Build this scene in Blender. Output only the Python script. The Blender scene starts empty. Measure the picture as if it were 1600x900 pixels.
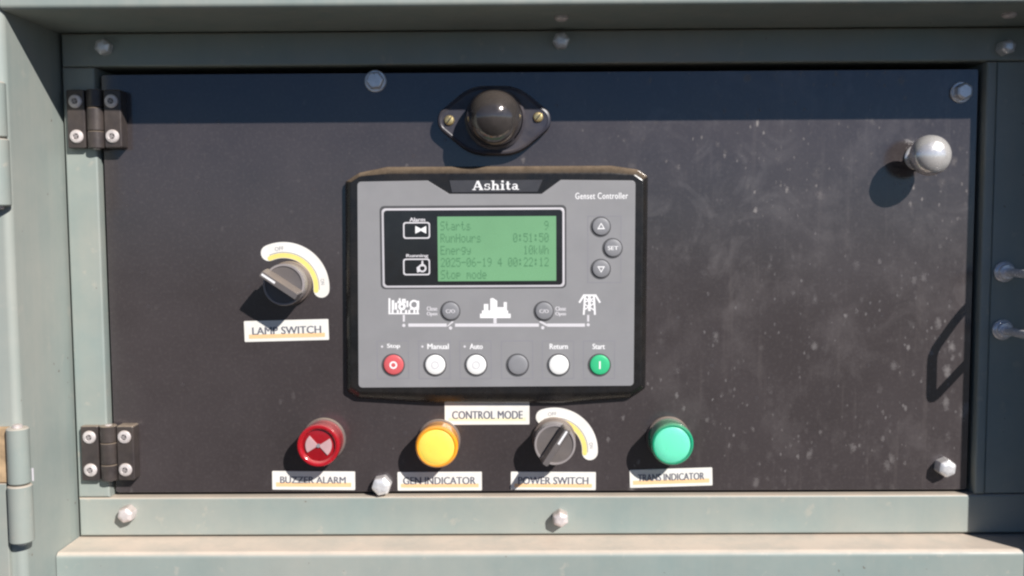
import bpy, bmesh, math, random
from mathutils import Vector, Matrix
random.seed(7)
R = math.radians
scene = bpy.context.scene
col = scene.collection
ZC = 1.25                      # height of the panel centre above the ground
F_PX = 1470.0                  # focal length in pixels of the 1600 px wide photograph

# ------------------------------------------------------------------ camera
def _rot(p, y, r):
    return Matrix.Rotation(y, 3, 'Y') @ Matrix.Rotation(p, 3, 'X') @ Matrix.Rotation(r, 3, 'Z')
CR = _rot(-0.07062692, 0.00625464, -0.00555694)      # camera axes in (right, up, out) coordinates
CC = Vector((-0.0148728, 0.04394371, 0.65173884))    # camera position in (right, up, out)
TO = Matrix(((1, 0, 0), (0, 0, -1), (0, 1, 0)))      # (right, up, out) -> blender world
cam_d = bpy.data.cameras.new('camera')
cam_d.sensor_width = 36.0
cam_d.lens = F_PX / 1600.0 * 36.0
cam_d.clip_start = 0.01
cam_d.clip_end = 1000.0
cam = bpy.data.objects.new('camera', cam_d)
col.objects.link(cam)
M4 = (TO @ CR).to_4x4()
wp = TO @ CC
M4.translation = Vector((wp.x, wp.y, wp.z + ZC))
cam.matrix_world = M4
scene.camera = cam

# ------------------------------------------------------------------ sky, sun, exposure
SUN = Vector((0.75, -1.0, 0.83)).normalized()        # towards the sun
world = bpy.data.worlds.new('World')
scene.world = world
world.use_nodes = True
wn = world.node_tree
wn.nodes.clear()
wo = wn.nodes.new('ShaderNodeOutputWorld')
bg = wn.nodes.new('ShaderNodeBackground')
sky = wn.nodes.new('ShaderNodeTexSky')
sky.sky_type = 'NISHITA'
sky.sun_disc = False
sky.dust_density = 0.1
sky.ozone_density = 7.0
sky.air_density = 0.6
sky.altitude = 800.0
sky.sun_elevation = math.asin(SUN.z)
sky.sun_rotation = math.atan2(SUN.x, SUN.y)
bg.inputs['Strength'].default_value = 0.05
wn.links.new(sky.outputs[0], bg.inputs[0])
wn.links.new(bg.outputs[0], wo.inputs[0])
sun_d = bpy.data.lights.new('sun', 'SUN')
sun_d.energy = 5.0
sun_d.angle = R(0.5)
sun_d.color = (1.0, 0.96, 0.91)
sun = bpy.data.objects.new('sun', sun_d)
col.objects.link(sun)
sun.rotation_euler = (-SUN).to_track_quat('-Z', 'Y').to_euler()
sun.location = (1.5, -2.0, 3.0)
scene.view_settings.view_transform = 'Standard'
scene.view_settings.look = 'None'
scene.view_settings.exposure = 0.3
scene.view_settings.gamma = 1.0
scene.view_settings.use_curve_mapping = False
scene.render.engine = 'CYCLES'
scene.cycles.use_denoising = True
scene.cycles.max_bounces = 8
scene.cycles.filter_width = 2.3

# ------------------------------------------------------------------ helpers
def at(px, py, d=0.0):
    """the point (right, up) of the plane that lies d metres in front of the panel seen at that spot of the photograph"""
    v = CR @ Vector(((px - 800.0) / F_PX, (450.0 - py) / F_PX, -1.0))
    t = (d - CC.z) / v.z
    return CC.x + v.x * t, CC.y + v.y * t

def mm(px, d=0.0):
    """length of px photograph pixels at d metres in front of the panel"""
    return px * (CC.z - d) / F_PX

class MB:
    """collects shapes given in (right, up, out) coordinates"""
    def __init__(self):
        self.v = []; self.f = []
    def add(self, vs, fs):
        k = len(self.v)
        self.v += [tuple(p) for p in vs]
        self.f += [tuple(i + k for i in f) for f in fs]
        return self
    def loft(self, rings, cap0=True, cap1=True):
        n = len(rings[0][0]); vs = []; fs = []
        for outline, w in rings:
            vs += [(p[0], p[1], w) for p in outline]
        for r in range(len(rings) - 1):
            for i in range(n):
                j = (i + 1) % n
                fs.append((r * n + i, r * n + j, (r + 1) * n + j, (r + 1) * n + i))
        if cap0: fs.append(tuple(range(n - 1, -1, -1)))
        if cap1: fs.append(tuple((len(rings) - 1) * n + i for i in range(n)))
        return self.add(vs, fs)
    def slab(self, outline, w0, w1, b=0.0):
        """a plate with its front edge bevelled by b"""
        if b <= 0: return self.loft([(outline, w0), (outline, w1)])
        return self.loft([(outline, w0), (outline, w1 - b), (inset(outline, b * .35), w1 - b * .35), (inset(outline, b), w1)])
    def box(self, x0, x1, y0, y1, w0, w1, b=0.0):
        return self.slab([(x0, y0), (x1, y0), (x1, y1), (x0, y1)], w0, w1, b)
    def lathe(self, prof, cx=0, cy=0, n=40, cap0=False, cap1=True):
        rings = []
        for r, w in prof:
            rings.append(([(cx + r * math.cos(2 * math.pi * i / n), cy + r * math.sin(2 * math.pi * i / n)) for i in range(n)], w))
        return self.loft(rings, cap0, cap1)
    def flat(self, outline, w):
        return self.add([(p[0], p[1], w) for p in outline], [tuple(range(len(outline)))])
    def ring(self, a, b, w):
        """flat band between two outlines of the same count"""
        n = len(a)
        return self.add([(p[0], p[1], w) for p in a] + [(p[0], p[1], w) for p in b],
                        [(i, (i + 1) % n, n + (i + 1) % n, n + i) for i in range(n)])
    def tube(self, path, r, n=14):
        pts = [Vector(p) for p in path]; rings = []
        up = Vector((0.123, 0.97, 0.31))
        for i, p in enumerate(pts):
            t = (pts[min(i + 1, len(pts) - 1)] - pts[max(i - 1, 0)]).normalized()
            a = t.cross(up).normalized(); b2 = t.cross(a)
            rings.append([p + r * (math.cos(2 * math.pi * k / n) * a + math.sin(2 * math.pi * k / n) * b2) for k in range(n)])
        vs = [q for g in rings for q in g]; fs = []
        for s in range(len(rings) - 1):
            for k in range(n):
                j = (k + 1) % n
                fs.append((s * n + k, s * n + j, (s + 1) * n + j, (s + 1) * n + k))
        fs.append(tuple(range(n))); fs.append(tuple((len(rings) - 1) * n + k for k in range(n - 1, -1, -1)))
        return self.add(vs, fs)
    def vcyl(self, cx, cw, r, y0, y1, n=24, b=0.0):
        """upright cylinder"""
        rows = [(r - b, y0), (r, y0 + b), (r, y1 - b), (r - b, y1)] if b else [(r, y0), (r, y1)]
        vs = []; fs = []
        for rr, y in rows:
            vs += [(cx + rr * math.cos(2 * math.pi * i / n), y, cw - rr * math.sin(2 * math.pi * i / n)) for i in range(n)]
        for s in range(len(rows) - 1):
            for i in range(n):
                j = (i + 1) % n
                fs.append((s * n + i, s * n + j, (s + 1) * n + j, (s + 1) * n + i))
        fs.append(tuple(range(n - 1, -1, -1))); fs.append(tuple((len(rows) - 1) * n + i for i in range(n)))
        return self.add(vs, fs)
    def move(self, dx=0, dy=0, dw=0, rot=0.0):
        c, s = math.cos(rot), math.sin(rot)
        self.v = [(c * x - s * y + dx, s * x + c * y + dy, w + dw) for x, y, w in self.v]
        return self
    def build(self, name, material, parent=None, smooth=35.0):
        me = bpy.data.meshes.new(name)
        me.from_pydata([(x, -w, y) for x, y, w in self.v], [], self.f)
        bm = bmesh.new(); bm.from_mesh(me)
        bmesh.ops.remove_doubles(bm, verts=bm.verts, dist=1e-7)
        bmesh.ops.recalc_face_normals(bm, faces=bm.faces)
        bm.to_mesh(me); bm.free()
        me.materials.append(material)
        if smooth:
            for p in me.polygons: p.use_smooth = True
            me.set_sharp_from_angle(angle=R(smooth))
        o = bpy.data.objects.new(name, me)
        col.objects.link(o)
        if 0 < smooth < 60:
            wm = o.modifiers.new('weighted_normals', 'WEIGHTED_NORMAL'); wm.keep_sharp = True; wm.weight = 90
        if parent: o.parent = parent
        return o

def signed_area(o):
    return 0.5 * sum(o[i][0] * o[(i + 1) % len(o)][1] - o[(i + 1) % len(o)][0] * o[i][1] for i in range(len(o)))

def inset(o, d):
    n = len(o); out = []
    s = 1.0 if signed_area(o) > 0 else -1.0
    for i in range(n):
        a, b, c = Vector(o[i - 1]), Vector(o[i]), Vector(o[(i + 1) % n])
        e1 = (b - a); e2 = (c - b)
        if e1.length < 1e-9 or e2.length < 1e-9:
            out.append(tuple(b)); continue
        e1.normalize(); e2.normalize()
        n1 = Vector((-e1.y, e1.x)) * s; n2 = Vector((-e2.y, e2.x)) * s
        m = n1 + n2
        if m.length < 1e-6: m = n1
        m.normalize()
        k = d / max(0.35, m.dot(n1))
        out.append((b.x + m.x * k, b.y + m.y * k))
    return out

def fillet(pts, radii, n=6):
    out = []; m = len(pts)
    if not isinstance(radii, (list, tuple)): radii = [radii] * m
    for i in range(m):
        a, b, c = Vector(pts[i - 1]), Vector(pts[i]), Vector(pts[(i + 1) % m])
        u = (a - b).normalized(); v = (c - b).normalized()
        ang = u.angle(v); r = radii[i]
        if r <= 0:
            out += [tuple(b)]; continue
        t = r / math.tan(ang / 2)
        p0 = b + u * t; p1 = b + v * t
        ctr = b + (u + v).normalized() * (r / math.sin(ang / 2))
        a0 = math.atan2(p0.y - ctr.y, p0.x - ctr.x); a1 = math.atan2(p1.y - ctr.y, p1.x - ctr.x)
        da = (a1 - a0 + math.pi) % (2 * math.pi) - math.pi
        out += [(ctr.x + r * math.cos(a0 + da * k / n), ctr.y + r * math.sin(a0 + da * k / n)) for k in range(n + 1)]
    return out

def rrect(x0, x1, y0, y1, r, n=6):
    return fillet([(x0, y0), (x1, y0), (x1, y1), (x0, y1)], r, n)

def prect(px0, px1, py0, py1, d, r_px=0.0, o=(0, 0), n=6):
    """rounded rectangle seen between these photograph pixels on the plane d"""
    cy = (py0 + py1) / 2; cx = (px0 + px1) / 2
    x0 = at(px0, cy, d)[0] - o[0]; x1 = at(px1, cy, d)[0] - o[0]
    y0 = at(cx, py1, d)[1] - o[1]; y1 = at(cx, py0, d)[1] - o[1]
    if r_px <= 0: return [(x0, y0), (x1, y0), (x1, y1), (x0, y1)]
    return rrect(x0, x1, y0, y1, mm(r_px, d), n)

def circle(cx, cy, r, n=32):
    return [(cx + r * math.cos(2 * math.pi * i / n), cy + r * math.sin(2 * math.pi * i / n)) for i in range(n)]

def tag(o, label=None, cat=None, group=None, kind=None):
    if label: o['label'] = label
    if cat: o['category'] = cat
    if group: o['group'] = group
    if kind: o['kind'] = kind
    return o

def thing(name, x, y, d, label, cat, group=None, rot=0.0):
    """an Empty where the thing is fixed: right, up and out"""
    o = bpy.data.objects.new(name, None)
    o.empty_display_size = 0.01
    col.objects.link(o)
    o.location = (x, -d, y + ZC)
    o.rotation_euler = (0, -rot, 0)
    return tag(o, label, cat, group)

def copy_thing(src, x, y, d, label, rot=0.0):
    c = src.copy(); col.objects.link(c)
    c.location = (x, -d, y + ZC); c.rotation_euler = (0, -rot, 0)
    c['label'] = label
    for ch in list(src.children):
        k = ch.copy(); col.objects.link(k); k.parent = c
        for g in list(ch.children):
            q = g.copy(); col.objects.link(q); q.parent = k
    return c

def text_shape(body, box, w, weight=0.0, slant=0.0, spacing=1.0):
    """lettering fitted into box = (x0, x1, y0, y1), lying at height w"""
    cu = bpy.data.curves.new('lettering', 'FONT')
    cu.body = body; cu.size = 1.0; cu.shear = slant
    cu.space_character = spacing
    cu.fill_mode = 'FRONT'; cu.resolution_u = 3
    ob = bpy.data.objects.new('lettering', cu)
    col.objects.link(ob)
    dg = bpy.context.evaluated_depsgraph_get()
    dg.update()
    me = ob.evaluated_get(dg).to_mesh()
    vs = [v.co.copy() for v in me.vertices]; fs = [tuple(p.vertices) for p in me.polygons]
    ob.evaluated_get(dg).to_mesh_clear()
    bpy.data.objects.remove(ob); bpy.data.curves.remove(cu)
    x0 = min(v.x for v in vs); x1 = max(v.x for v in vs); y0 = min(v.y for v in vs); y1 = max(v.y for v in vs)
    sx = (box[1] - box[0]) / (x1 - x0); sy = (box[3] - box[2]) / (y1 - y0)
    m = MB()
    hgt = box[3] - box[2]
    for k, dx in enumerate((0.0,) if weight <= 0 else (0.0, weight * hgt, -weight * hgt)):
        m.add([(box[0] + (v.x - x0) * sx + dx, box[2] + (v.y - y0) * sy, w + 0.000006 * k) for v in vs], fs)
    return m

def ptext(body, px0, px1, py0, py1, d, w, o=(0, 0), **k):
    p = prect(px0, px1, py0, py1, d, 0, o)
    return text_shape(body, (p[0][0], p[1][0], p[0][1], p[2][1]), w, **k)

# ------------------------------------------------------------------ materials
def mat(name, c, rough=0.5, metal=0.0, var=0.10, scale=60.0, dust=0.0, dust_col=(0.46, 0.36, 0.27), speck=0.0,
        spec=0.5, coat=0.0, bump=0.0, trans=0.0, sss=0.0, film=0.0, runs=0.0, chips=0.0):
    m = bpy.data.materials.new(name); m.use_nodes = True
    nt = m.node_tree; N = nt.nodes; L = nt.links
    b = N['Principled BSDF']
    b.inputs['Roughness'].default_value = rough
    b.inputs['Metallic'].default_value = metal
    b.inputs['Specular IOR Level'].default_value = spec
    b.inputs['Coat Weight'].default_value = coat
    b.inputs['Coat Roughness'].default_value = 0.08
    b.inputs['Transmission Weight'].default_value = trans
    if sss:
        b.inputs['Subsurface Weight'].default_value = sss
        b.inputs['Subsurface Radius'].default_value = (0.004, 0.004, 0.004)
        b.inputs['Subsurface Scale'].default_value = 1.0
    geo = N.new('ShaderNodeNewGeometry')
    def noise(sc, det=4.0, rgh=0.6, vec=None):
        t = N.new('ShaderNodeTexNoise'); t.inputs['Scale'].default_value = sc
        t.inputs['Detail'].default_value = det; t.inputs['Roughness'].default_value = rgh
        L.new(vec if vec else geo.outputs['Position'], t.inputs['Vector']); return t.outputs['Fac']
    def ramp(f, a, bb, v0=0.0, v1=1.0):
        r = N.new('ShaderNodeMapRange'); r.inputs[1].default_value = a; r.inputs[2].default_value = bb
        r.inputs[3].default_value = v0; r.inputs[4].default_value = v1
        L.new(f, r.inputs[0]); return r.outputs[0]
    def mul(x, y):
        n = N.new('ShaderNodeMath'); n.operation = 'MULTIPLY'
        L.new(x, n.inputs[0])
        if isinstance(y, float): n.inputs[1].default_value = y
        else: L.new(y, n.inputs[1])
        return n.outputs[0]
    def mix(f, a, bb):
        n = N.new('ShaderNodeMix'); n.data_type = 'RGBA'
        if isinstance(f, float): n.inputs[0].default_value = f
        else: L.new(f, n.inputs[0])
        for k, x in ((6, a), (7, bb)):
            if isinstance(x, tuple): n.inputs[k].default_value = (*x, 1.0)
            else: L.new(x, n.inputs[k])
        return n.outputs[2]
    lo = tuple(x * (1 - var) for x in c); hi = tuple(min(1.0, x * (1 + var)) for x in c)
    cur = mix(ramp(noise(scale), 0.3, 0.7), lo, hi)
    if film:                                           # thin uneven film of dust all over
        cur = mix(ramp(noise(scale * 0.35, 6.0, 0.7), 0.35, 0.75, 0.0, film), cur, dust_col)
    if runs:                                           # dusty rain runs down upright faces
        mp = N.new('ShaderNodeMapping'); mp.inputs['Scale'].default_value = (90.0, 90.0, 4.0)
        L.new(geo.outputs['Position'], mp.inputs['Vector'])
        cur = mix(ramp(noise(1.0, 3.0, 0.6, mp.outputs[0]), 0.45, 0.75, 0.0, runs), cur, dust_col)
    if chips:                                          # small chips in the paint down to rusty primer
        cur = mix(mul(ramp(noise(210.0, 2.0, 0.5), 0.735, 0.76, 0.0, chips), ramp(noise(22.0, 2.0, 0.5), 0.48, 0.56)), cur, (0.13, 0.085, 0.06))
    if speck:
        cur = mix(ramp(noise(scale * 6, 3.0, 0.5), 0.66, 0.74, 0.0, speck), cur, dust_col)
    if dust:                                           # dust that has settled on faces that look up
        sep = N.new('ShaderNodeSeparateXYZ'); L.new(geo.outputs['Normal'], sep.inputs[0])
        cur = mix(mul(ramp(sep.outputs['Z'], 0.3, 0.85), ramp(noise(scale * 1.5, 5.0, 0.7), 0.25, 0.6, dust * 0.55, dust)), cur, dust_col)
    L.new(cur, b.inputs['Base Color'])
    rr = ramp(noise(scale * 2.2), 0.3, 0.7, max(0.02, rough - 0.07), min(1.0, rough + 0.09))
    L.new(rr, b.inputs['Roughness'])
    if bump:
        bp = N.new('ShaderNodeBump'); bp.inputs['Strength'].default_value = bump; bp.inputs['Distance'].default_value = 0.0006
        L.new(noise(scale * 5), bp.inputs['Height']); L.new(bp.outputs[0], b.inputs['Normal'])
    return m

GREEN = (0.250, 0.305, 0.290)
M = {}
M['green'] = mat('sage_green_paint', GREEN, 0.42, var=0.05, scale=18, dust=0.75, dust_col=(0.62, 0.50, 0.40), film=0.34, speck=0.2, bump=0.08, runs=0.05, chips=0.7)
M['jamb'] = mat('dusty_sage_green_paint', GREEN, 0.5, var=0.06, scale=14, dust=0.75, dust_col=(0.44, 0.425, 0.375), film=0.65, speck=0.3, bump=0.12, runs=0.30, chips=0.8)
M['sill'] = mat('sage_green_paint_with_settled_dust', GREEN, 0.5, var=0.05, scale=20, dust=1.0, dust_col=(0.66, 0.55, 0.455), film=0.25, bump=0.1, runs=0.04, chips=0.8, speck=0.2)
M['inside'] = mat('interior_shade_black', (0.02, 0.02, 0.02), 0.8)  # near-black colour stands in for the shade behind the gaps
M['zinc'] = mat('zinc_plated_steel', (0.86, 0.85, 0.86), 0.33, 0.45, var=0.12, scale=300, dust=0.3)
M['dull_zinc'] = mat('dusty_zinc_steel', (0.66, 0.60, 0.59), 0.5, 0.3, var=0.2, scale=300, dust=0.5)
M['satin'] = mat('satin_steel', (0.86, 0.83, 0.81), 0.22, 0.6, var=0.06, scale=200)
M['chrome'] = mat('bright_plated_steel', (0.92, 0.90, 0.92), 0.22, 0.35, var=0.03, scale=200)
M['hinge'] = mat('black_hinge_casting', (0.048, 0.040, 0.041), 0.36, 0.2, var=0.15, scale=120, dust=0.7, film=0.12, bump=0.1)
M['bezel'] = mat('black_glossy_plastic', (0.010, 0.010, 0.011), 0.27, var=0.2, scale=90, dust=0.6, dust_col=(0.34, 0.25, 0.17), film=0.04)
M['face'] = mat('grey_controller_face', (0.252, 0.250, 0.261), 0.5, var=0.05, scale=35, film=0.14, dust_col=(0.36, 0.34, 0.32), bump=0.05)
M['groove'] = mat('engraved_outline_grey', (0.24, 0.235, 0.26), 0.6, var=0.03)
M['key'] = mat('grey_rubber_key', (0.235, 0.235, 0.25), 0.45, var=0.05)
M['recess_shade'] = mat('recess_shade_grey', (0.07, 0.07, 0.075), 0.6)  # dark grey with the shade of recesses put into the colour
M['white_key'] = mat('white_rubber_key', (0.80, 0.80, 0.79), 0.4, var=0.03)
M['red_key'] = mat('red_rubber_key', (0.62, 0.11, 0.12), 0.4, var=0.05)
M['green_key'] = mat('green_rubber_key', (0.04, 0.50, 0.22), 0.4, var=0.05)
M['print'] = mat('white_print', (0.84, 0.83, 0.84), 0.5, var=0.03)
M['pale_print'] = mat('pale_grey_print', (0.66, 0.64, 0.67), 0.5, var=0.03)
M['rim'] = mat('pale_screen_rim', (0.56, 0.54, 0.57), 0.4, var=0.03)
M['glass'] = mat('black_screen_glass', (0.018, 0.019, 0.021), 0.12, var=0.1)
M['lcd'] = mat('green_liquid_crystal', (0.168, 0.365, 0.192), 0.25, var=0.05, scale=25)
M['lcd_dot'] = mat('liquid_crystal_segment', (0.095, 0.235, 0.12), 0.3, var=0.03)
M['badge'] = mat('dark_grey_badge', (0.05, 0.05, 0.057), 0.35, var=0.1)
M['sticker'] = mat('white_sticker', (0.80, 0.785, 0.75), 0.45, var=0.05, scale=90, film=0.22, dust_col=(0.66, 0.58, 0.42), speck=0.25)
M['ink'] = mat('dark_label_ink', (0.12, 0.12, 0.15), 0.5)
M['orange_ink'] = mat('orange_stripe_ink', (0.86, 0.55, 0.29), 0.5, var=0.05)
M['yellow_ink'] = mat('yellow_band_ink', (0.80, 0.66, 0.20), 0.5, var=0.06)
M['grey_knob'] = mat('dark_grey_knob_plastic', (0.115, 0.105, 0.108), 0.36, var=0.1, dust=0.35, film=0.15)
M['knob_rim'] = mat('worn_grey_rim', (0.30, 0.27, 0.27), 0.4, var=0.1)
M['collar'] = mat('dusty_collar', (0.15, 0.12, 0.11), 0.5, var=0.15, dust=0.45)
M['black'] = mat('matt_black', (0.012, 0.012, 0.013), 0.6)
M['red_lens'] = mat('red_lens', (0.42, 0.010, 0.018), 0.16, var=0.08, dust=0.35, dust_col=(0.62, 0.35, 0.32), coat=0.5, sss=0.3)
M['red_inner'] = mat('deep_red_grille', (0.30, 0.006, 0.012), 0.3, var=0.2, coat=0.4)
M['pink'] = mat('pale_pink_horn_mark', (0.52, 0.33, 0.34), 0.5, var=0.1)
M['amber_ring'] = mat('amber_lens_ring', (0.85, 0.34, 0.015), 0.18, var=0.05, dust=0.3, coat=0.5, sss=0.2)
M['amber'] = mat('amber_lens', (0.98, 0.76, 0.12), 0.3, var=0.05, scale=30, coat=0.4, sss=0.3)
M['green_ring'] = mat('green_lens_ring', (0.015, 0.32, 0.17), 0.18, var=0.05, dust=0.3, coat=0.5, sss=0.2)
M['green_lens'] = mat('green_lens', (0.17, 0.80, 0.53), 0.3, var=0.04, scale=30, coat=0.4, sss=0.3)
M['smoked'] = mat('smoked_glossy_dome', (0.13, 0.115, 0.11), 0.12, 0.65, var=0.15, scale=150, dust=0.45, dust_col=(0.26, 0.20, 0.16), coat=0.5)
M['oval'] = mat('black_moulded_base', (0.035, 0.035, 0.05), 0.33, var=0.15, scale=90, film=0.12, dust=0.4)
M['brass'] = mat('brass_screw', (0.80, 0.62, 0.30), 0.3, 0.85, var=0.1, scale=300)
M['rust'] = mat('tan_rusty_strip', (0.42, 0.29, 0.17), 0.8, var=0.35, scale=90)
M['soil'] = mat('dark_bare_soil', (0.032, 0.027, 0.024), 0.95, var=0.35, scale=2.0)

def panel_material():
    m = bpy.data.materials.new('dusty_black_panel_paint'); m.use_nodes = True
    nt = m.node_tree; N = nt.nodes; L = nt.links
    b = N['Principled BSDF']
    geo = N.new('ShaderNodeNewGeometry')
    def mapping(sx, sy, sz):
        mp = N.new('ShaderNodeMapping'); mp.inputs['Scale'].default_value = (sx, sy, sz)
        L.new(geo.outputs['Position'], mp.inputs['Vector']); return mp.outputs[0]
    def noise(sc, vec, det=4.0, rgh=0.6):
        t = N.new('ShaderNodeTexNoise'); t.inputs['Scale'].default_value = sc
        t.inputs['Detail'].default_value = det; t.inputs['Roughness'].default_value = rgh
        L.new(vec, t.inputs['Vector']); return t.outputs['Fac']
    def ramp(f, a, bb, v0=0.0, v1=1.0):
        r = N.new('ShaderNodeMapRange'); r.inputs[1].default_value = a; r.inputs[2].default_value = bb
        r.inputs[3].default_value = v0; r.inputs[4].default_value = v1
        L.new(f, r.inputs[0]); return r.outputs[0]
    def mth(op, x, y):
        n = N.new('ShaderNodeMath'); n.operation = op
        for k, q in ((0, x), (1, y)):
            if isinstance(q, float): n.inputs[k].default_value = q
            else: L.new(q, n.inputs[k])
        return n.outputs[0]
    def mix(f, a, bb):
        n = N.new('ShaderNodeMix'); n.data_type = 'RGBA'
        L.new(f, n.inputs[0])
        for k, x in ((6, a), (7, bb)):
            if isinstance(x, tuple): n.inputs[k].default_value = (*x, 1.0)
            else: L.new(x, n.inputs[k])
        return n.outputs[2]
    plain = mapping(1, 1, 1)
    sep = N.new('ShaderNodeSeparateXYZ'); L.new(geo.outputs['Position'], sep.inputs[0])
    right = ramp(sep.outputs['X'], -0.05, 0.20, 0.12, 1.0)        # the door is dirtier on its latch side
    cloud = noise(9.0, plain, 5.0, 0.65)
    cur = mix(ramp(cloud, 0.3, 0.72), (0.040, 0.033, 0.0345), (0.060, 0.050, 0.052))
    fine = noise(420.0, plain, 2.0)
    cur = mix(ramp(fine, 0.5, 0.8, 0.0, 0.10), cur, (0.2, 0.18, 0.17))
    streak = noise(1.0, mapping(110, 1, 7), 4.0)
    cur = mix(mth('MULTIPLY', ramp(streak, 0.58, 0.82, 0.0, 0.22), right), cur, (0.23, 0.20, 0.19))
    film = noise(26.0, mapping(1, 1, 0.7), 6.0, 0.7)
    cur = mix(mth('MULTIPLY', ramp(film, 0.5, 0.8, 0.0, 0.35), right), cur, (0.20, 0.18, 0.18))
    sw = N.new('ShaderNodeTexNoise'); sw.inputs['Scale'].default_value = 22.0; sw.inputs['Detail'].default_value = 5.0; sw.inputs['Distortion'].default_value = 2.2
    L.new(plain, sw.inputs['Vector'])
    wipe = mth('MULTIPLY', ramp(sep.outputs['X'], 0.04, 0.12), ramp(sep.outputs['Z'], ZC - 0.06, ZC + 0.05))     # wiped by a hand beside the controller
    cur = mix(mth('MULTIPLY', mth('MULTIPLY', ramp(sw.outputs['Fac'], 0.50, 0.66, 0.0, 0.42), wipe), ramp(noise(7.0, plain, 2.0), 0.40, 0.62)), cur, (0.22, 0.20, 0.20))
    clump = ramp(noise(16.0, plain, 3.0), 0.42, 0.62, 0.15, 1.0)
    dv = N.new('ShaderNodeTexVoronoi'); dv.inputs['Scale'].default_value = 88.0; L.new(mapping(1, 1, 1.0), dv.inputs['Vector'])
    dc = N.new('ShaderNodeSeparateColor'); L.new(dv.outputs['Color'], dc.inputs[0])
    marks = mth('MULTIPLY', ramp(dv.outputs['Distance'], 0.08, 0.17, 0.3, 0.0), ramp(dc.outputs[2], 0.66, 0.8))
    for sc, hit, lo, amount, wob in ((70.0, 0.88, 0.20, 0.42, 0.34), (95.0, 0.86, 0.24, 0.44, 0.30), (170.0, 0.84, 0.26, 0.42, 0.30), (300.0, 0.86, 0.28, 0.32, 0.25)):   # dried splashes
        vo = N.new('ShaderNodeTexVoronoi'); vo.inputs['Scale'].default_value = sc; vo.inputs['Randomness'].default_value = 1.0
        vm = mapping(1.1, 1, 0.72); L.new(vm, vo.inputs['Vector'])
        sc3 = N.new('ShaderNodeSeparateColor'); L.new(vo.outputs['Color'], sc3.inputs[0])
        warp = noise(sc * 2.6, plain, 4.0, 0.7)
        dist = mth('ADD', vo.outputs['Distance'], mth('MULTIPLY', mth('SUBTRACT', warp, 0.5), wob * 2.4))
        spot = ramp(dist, lo - 0.20, lo + 0.07, 1.0, 0.0)
        pick = ramp(mth('ADD', sc3.outputs[0], mth('MULTIPLY', right, 0.30)), hit + 0.14, hit + 0.24)
        hitm = mth('MULTIPLY', mth('MULTIPLY', spot, pick), mth('MULTIPLY', ramp(sc3.outputs[1], 0.0, 1.0, 0.2, 1.0), clump))
        cur = mix(mth('MULTIPLY', hitm, amount), cur, (0.36, 0.33, 0.32))
        marks = mth('MAXIMUM', marks, hitm)
    L.new(cur, b.inputs['Base Color'])
    L.new(mth('ADD', ramp(cloud, 0.3, 0.7, 0.14, 0.22), mth('MULTIPLY', marks, 0.4)), b.inputs['Roughness'])
    b.inputs['Specular IOR Level'].default_value = 0.95
    bp = N.new('ShaderNodeBump'); bp.inputs['Strength'].default_value = 0.05; bp.inputs['Distance'].default_value = 0.0004
    L.new(fine, bp.inputs['Height']); L.new(bp.outputs[0], b.inputs['Normal'])
    return m
M['panel'] = panel_material()

# ------------------------------------------------------------------ ground
g = MB(); g.add([(-40, -ZC, 40), (40, -ZC, 40), (40, -ZC, -40), (-40, -ZC, -40)], [(0, 1, 2, 3)])
gr = g.build('ground', M['soil'], smooth=0); gr.location.z = ZC
tag(gr, kind='structure')

# ------------------------------------------------------------------ enclosure round the recess
DJ = 0.074                                   # jambs and header stand this far in front of the panel
DS = 0.036                                   # front of the sill
DF = 0.005                                   # front of the frame
XL = at(110, 500, DF)[0] - 0.0015            # inner face of the left jamb
XR = at(1647, 500, DF)[0]                    # inner face of the right jamb
ZT = at(820, 46, DF)[1]                      # underside of the header
ZB = at(700, 836, DF)[1] - 0.0012            # top of the sill
enc = thing('generator_enclosure', 0, -ZC, 0, 'sage green sheet metal generator enclosure around the recessed black control panel', 'enclosure')
def enc_part(name, mb, m, smooth=35):
    mb.move(0, ZC); return mb.build(name, m, enc, smooth)
def edge_round(x0, x1, w0, w1, side, r=0.005, n=5):
    """plan outline (right, out) of an upright post with one rounded front corner"""
    pts = [(x0, w0), (x1, w0), (x1, w1), (x0, w1)]
    return fillet(pts, [0, 0, r if side > 0 else 0.002, r if side < 0 else 0.002], n)
def post(outline, y0, y1):
    m = MB(); n = len(outline)
    m.add([(p[0], y, p[1]) for y in (y0, y1) for p in outline],
          [(i, (i + 1) % n, n + (i + 1) % n, n + i) for i in range(n)] + [tuple(range(n - 1, -1, -1)), tuple(range(n, 2 * n))])
    return m
enc_part('left_jamb', post(edge_round(XL - 0.30, XL, -0.06, DJ, 1), -ZC + 0.05, ZT + 0.25), M['jamb'])
enc_part('right_jamb', post(edge_round(XR, XR + 0.30, -0.06, DJ + 0.008, -1), -ZC + 0.05, ZT + 0.25), M['jamb'])
def rail_profile(y0, y1, w0, w1, x0, x1, r):
    """a bar running left to right, outline in (out, up)"""
    o = fillet([(w0, y0), (w1, y0), (w1, y1), (w0, y1)], [0, r, r, 0], 5); n = len(o); m = MB()
    m.add([(x, p[1], p[0]) for x in (x0, x1) for p in o],
          [(i, (i + 1) % n, n + (i + 1) % n, n + i) for i in range(n)] + [tuple(range(n - 1, -1, -1)), tuple(range(n, 2 * n))])
    return m
enc_part('header', rail_profile(ZT, ZT + 0.25, -0.06, DJ + 0.0016, XL, XR, 0.003), M['jamb'])
enc_part('sill', rail_profile(ZB - 0.30, ZB, -0.06, DS, XL + 0.0006, XR, 0.004), M['sill'])
enc_part('lower_panel', MB().box(XL, XR, -ZC + 0.05, ZB - 0.301, -0.06, DS - 0.004), M['green'])
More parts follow.
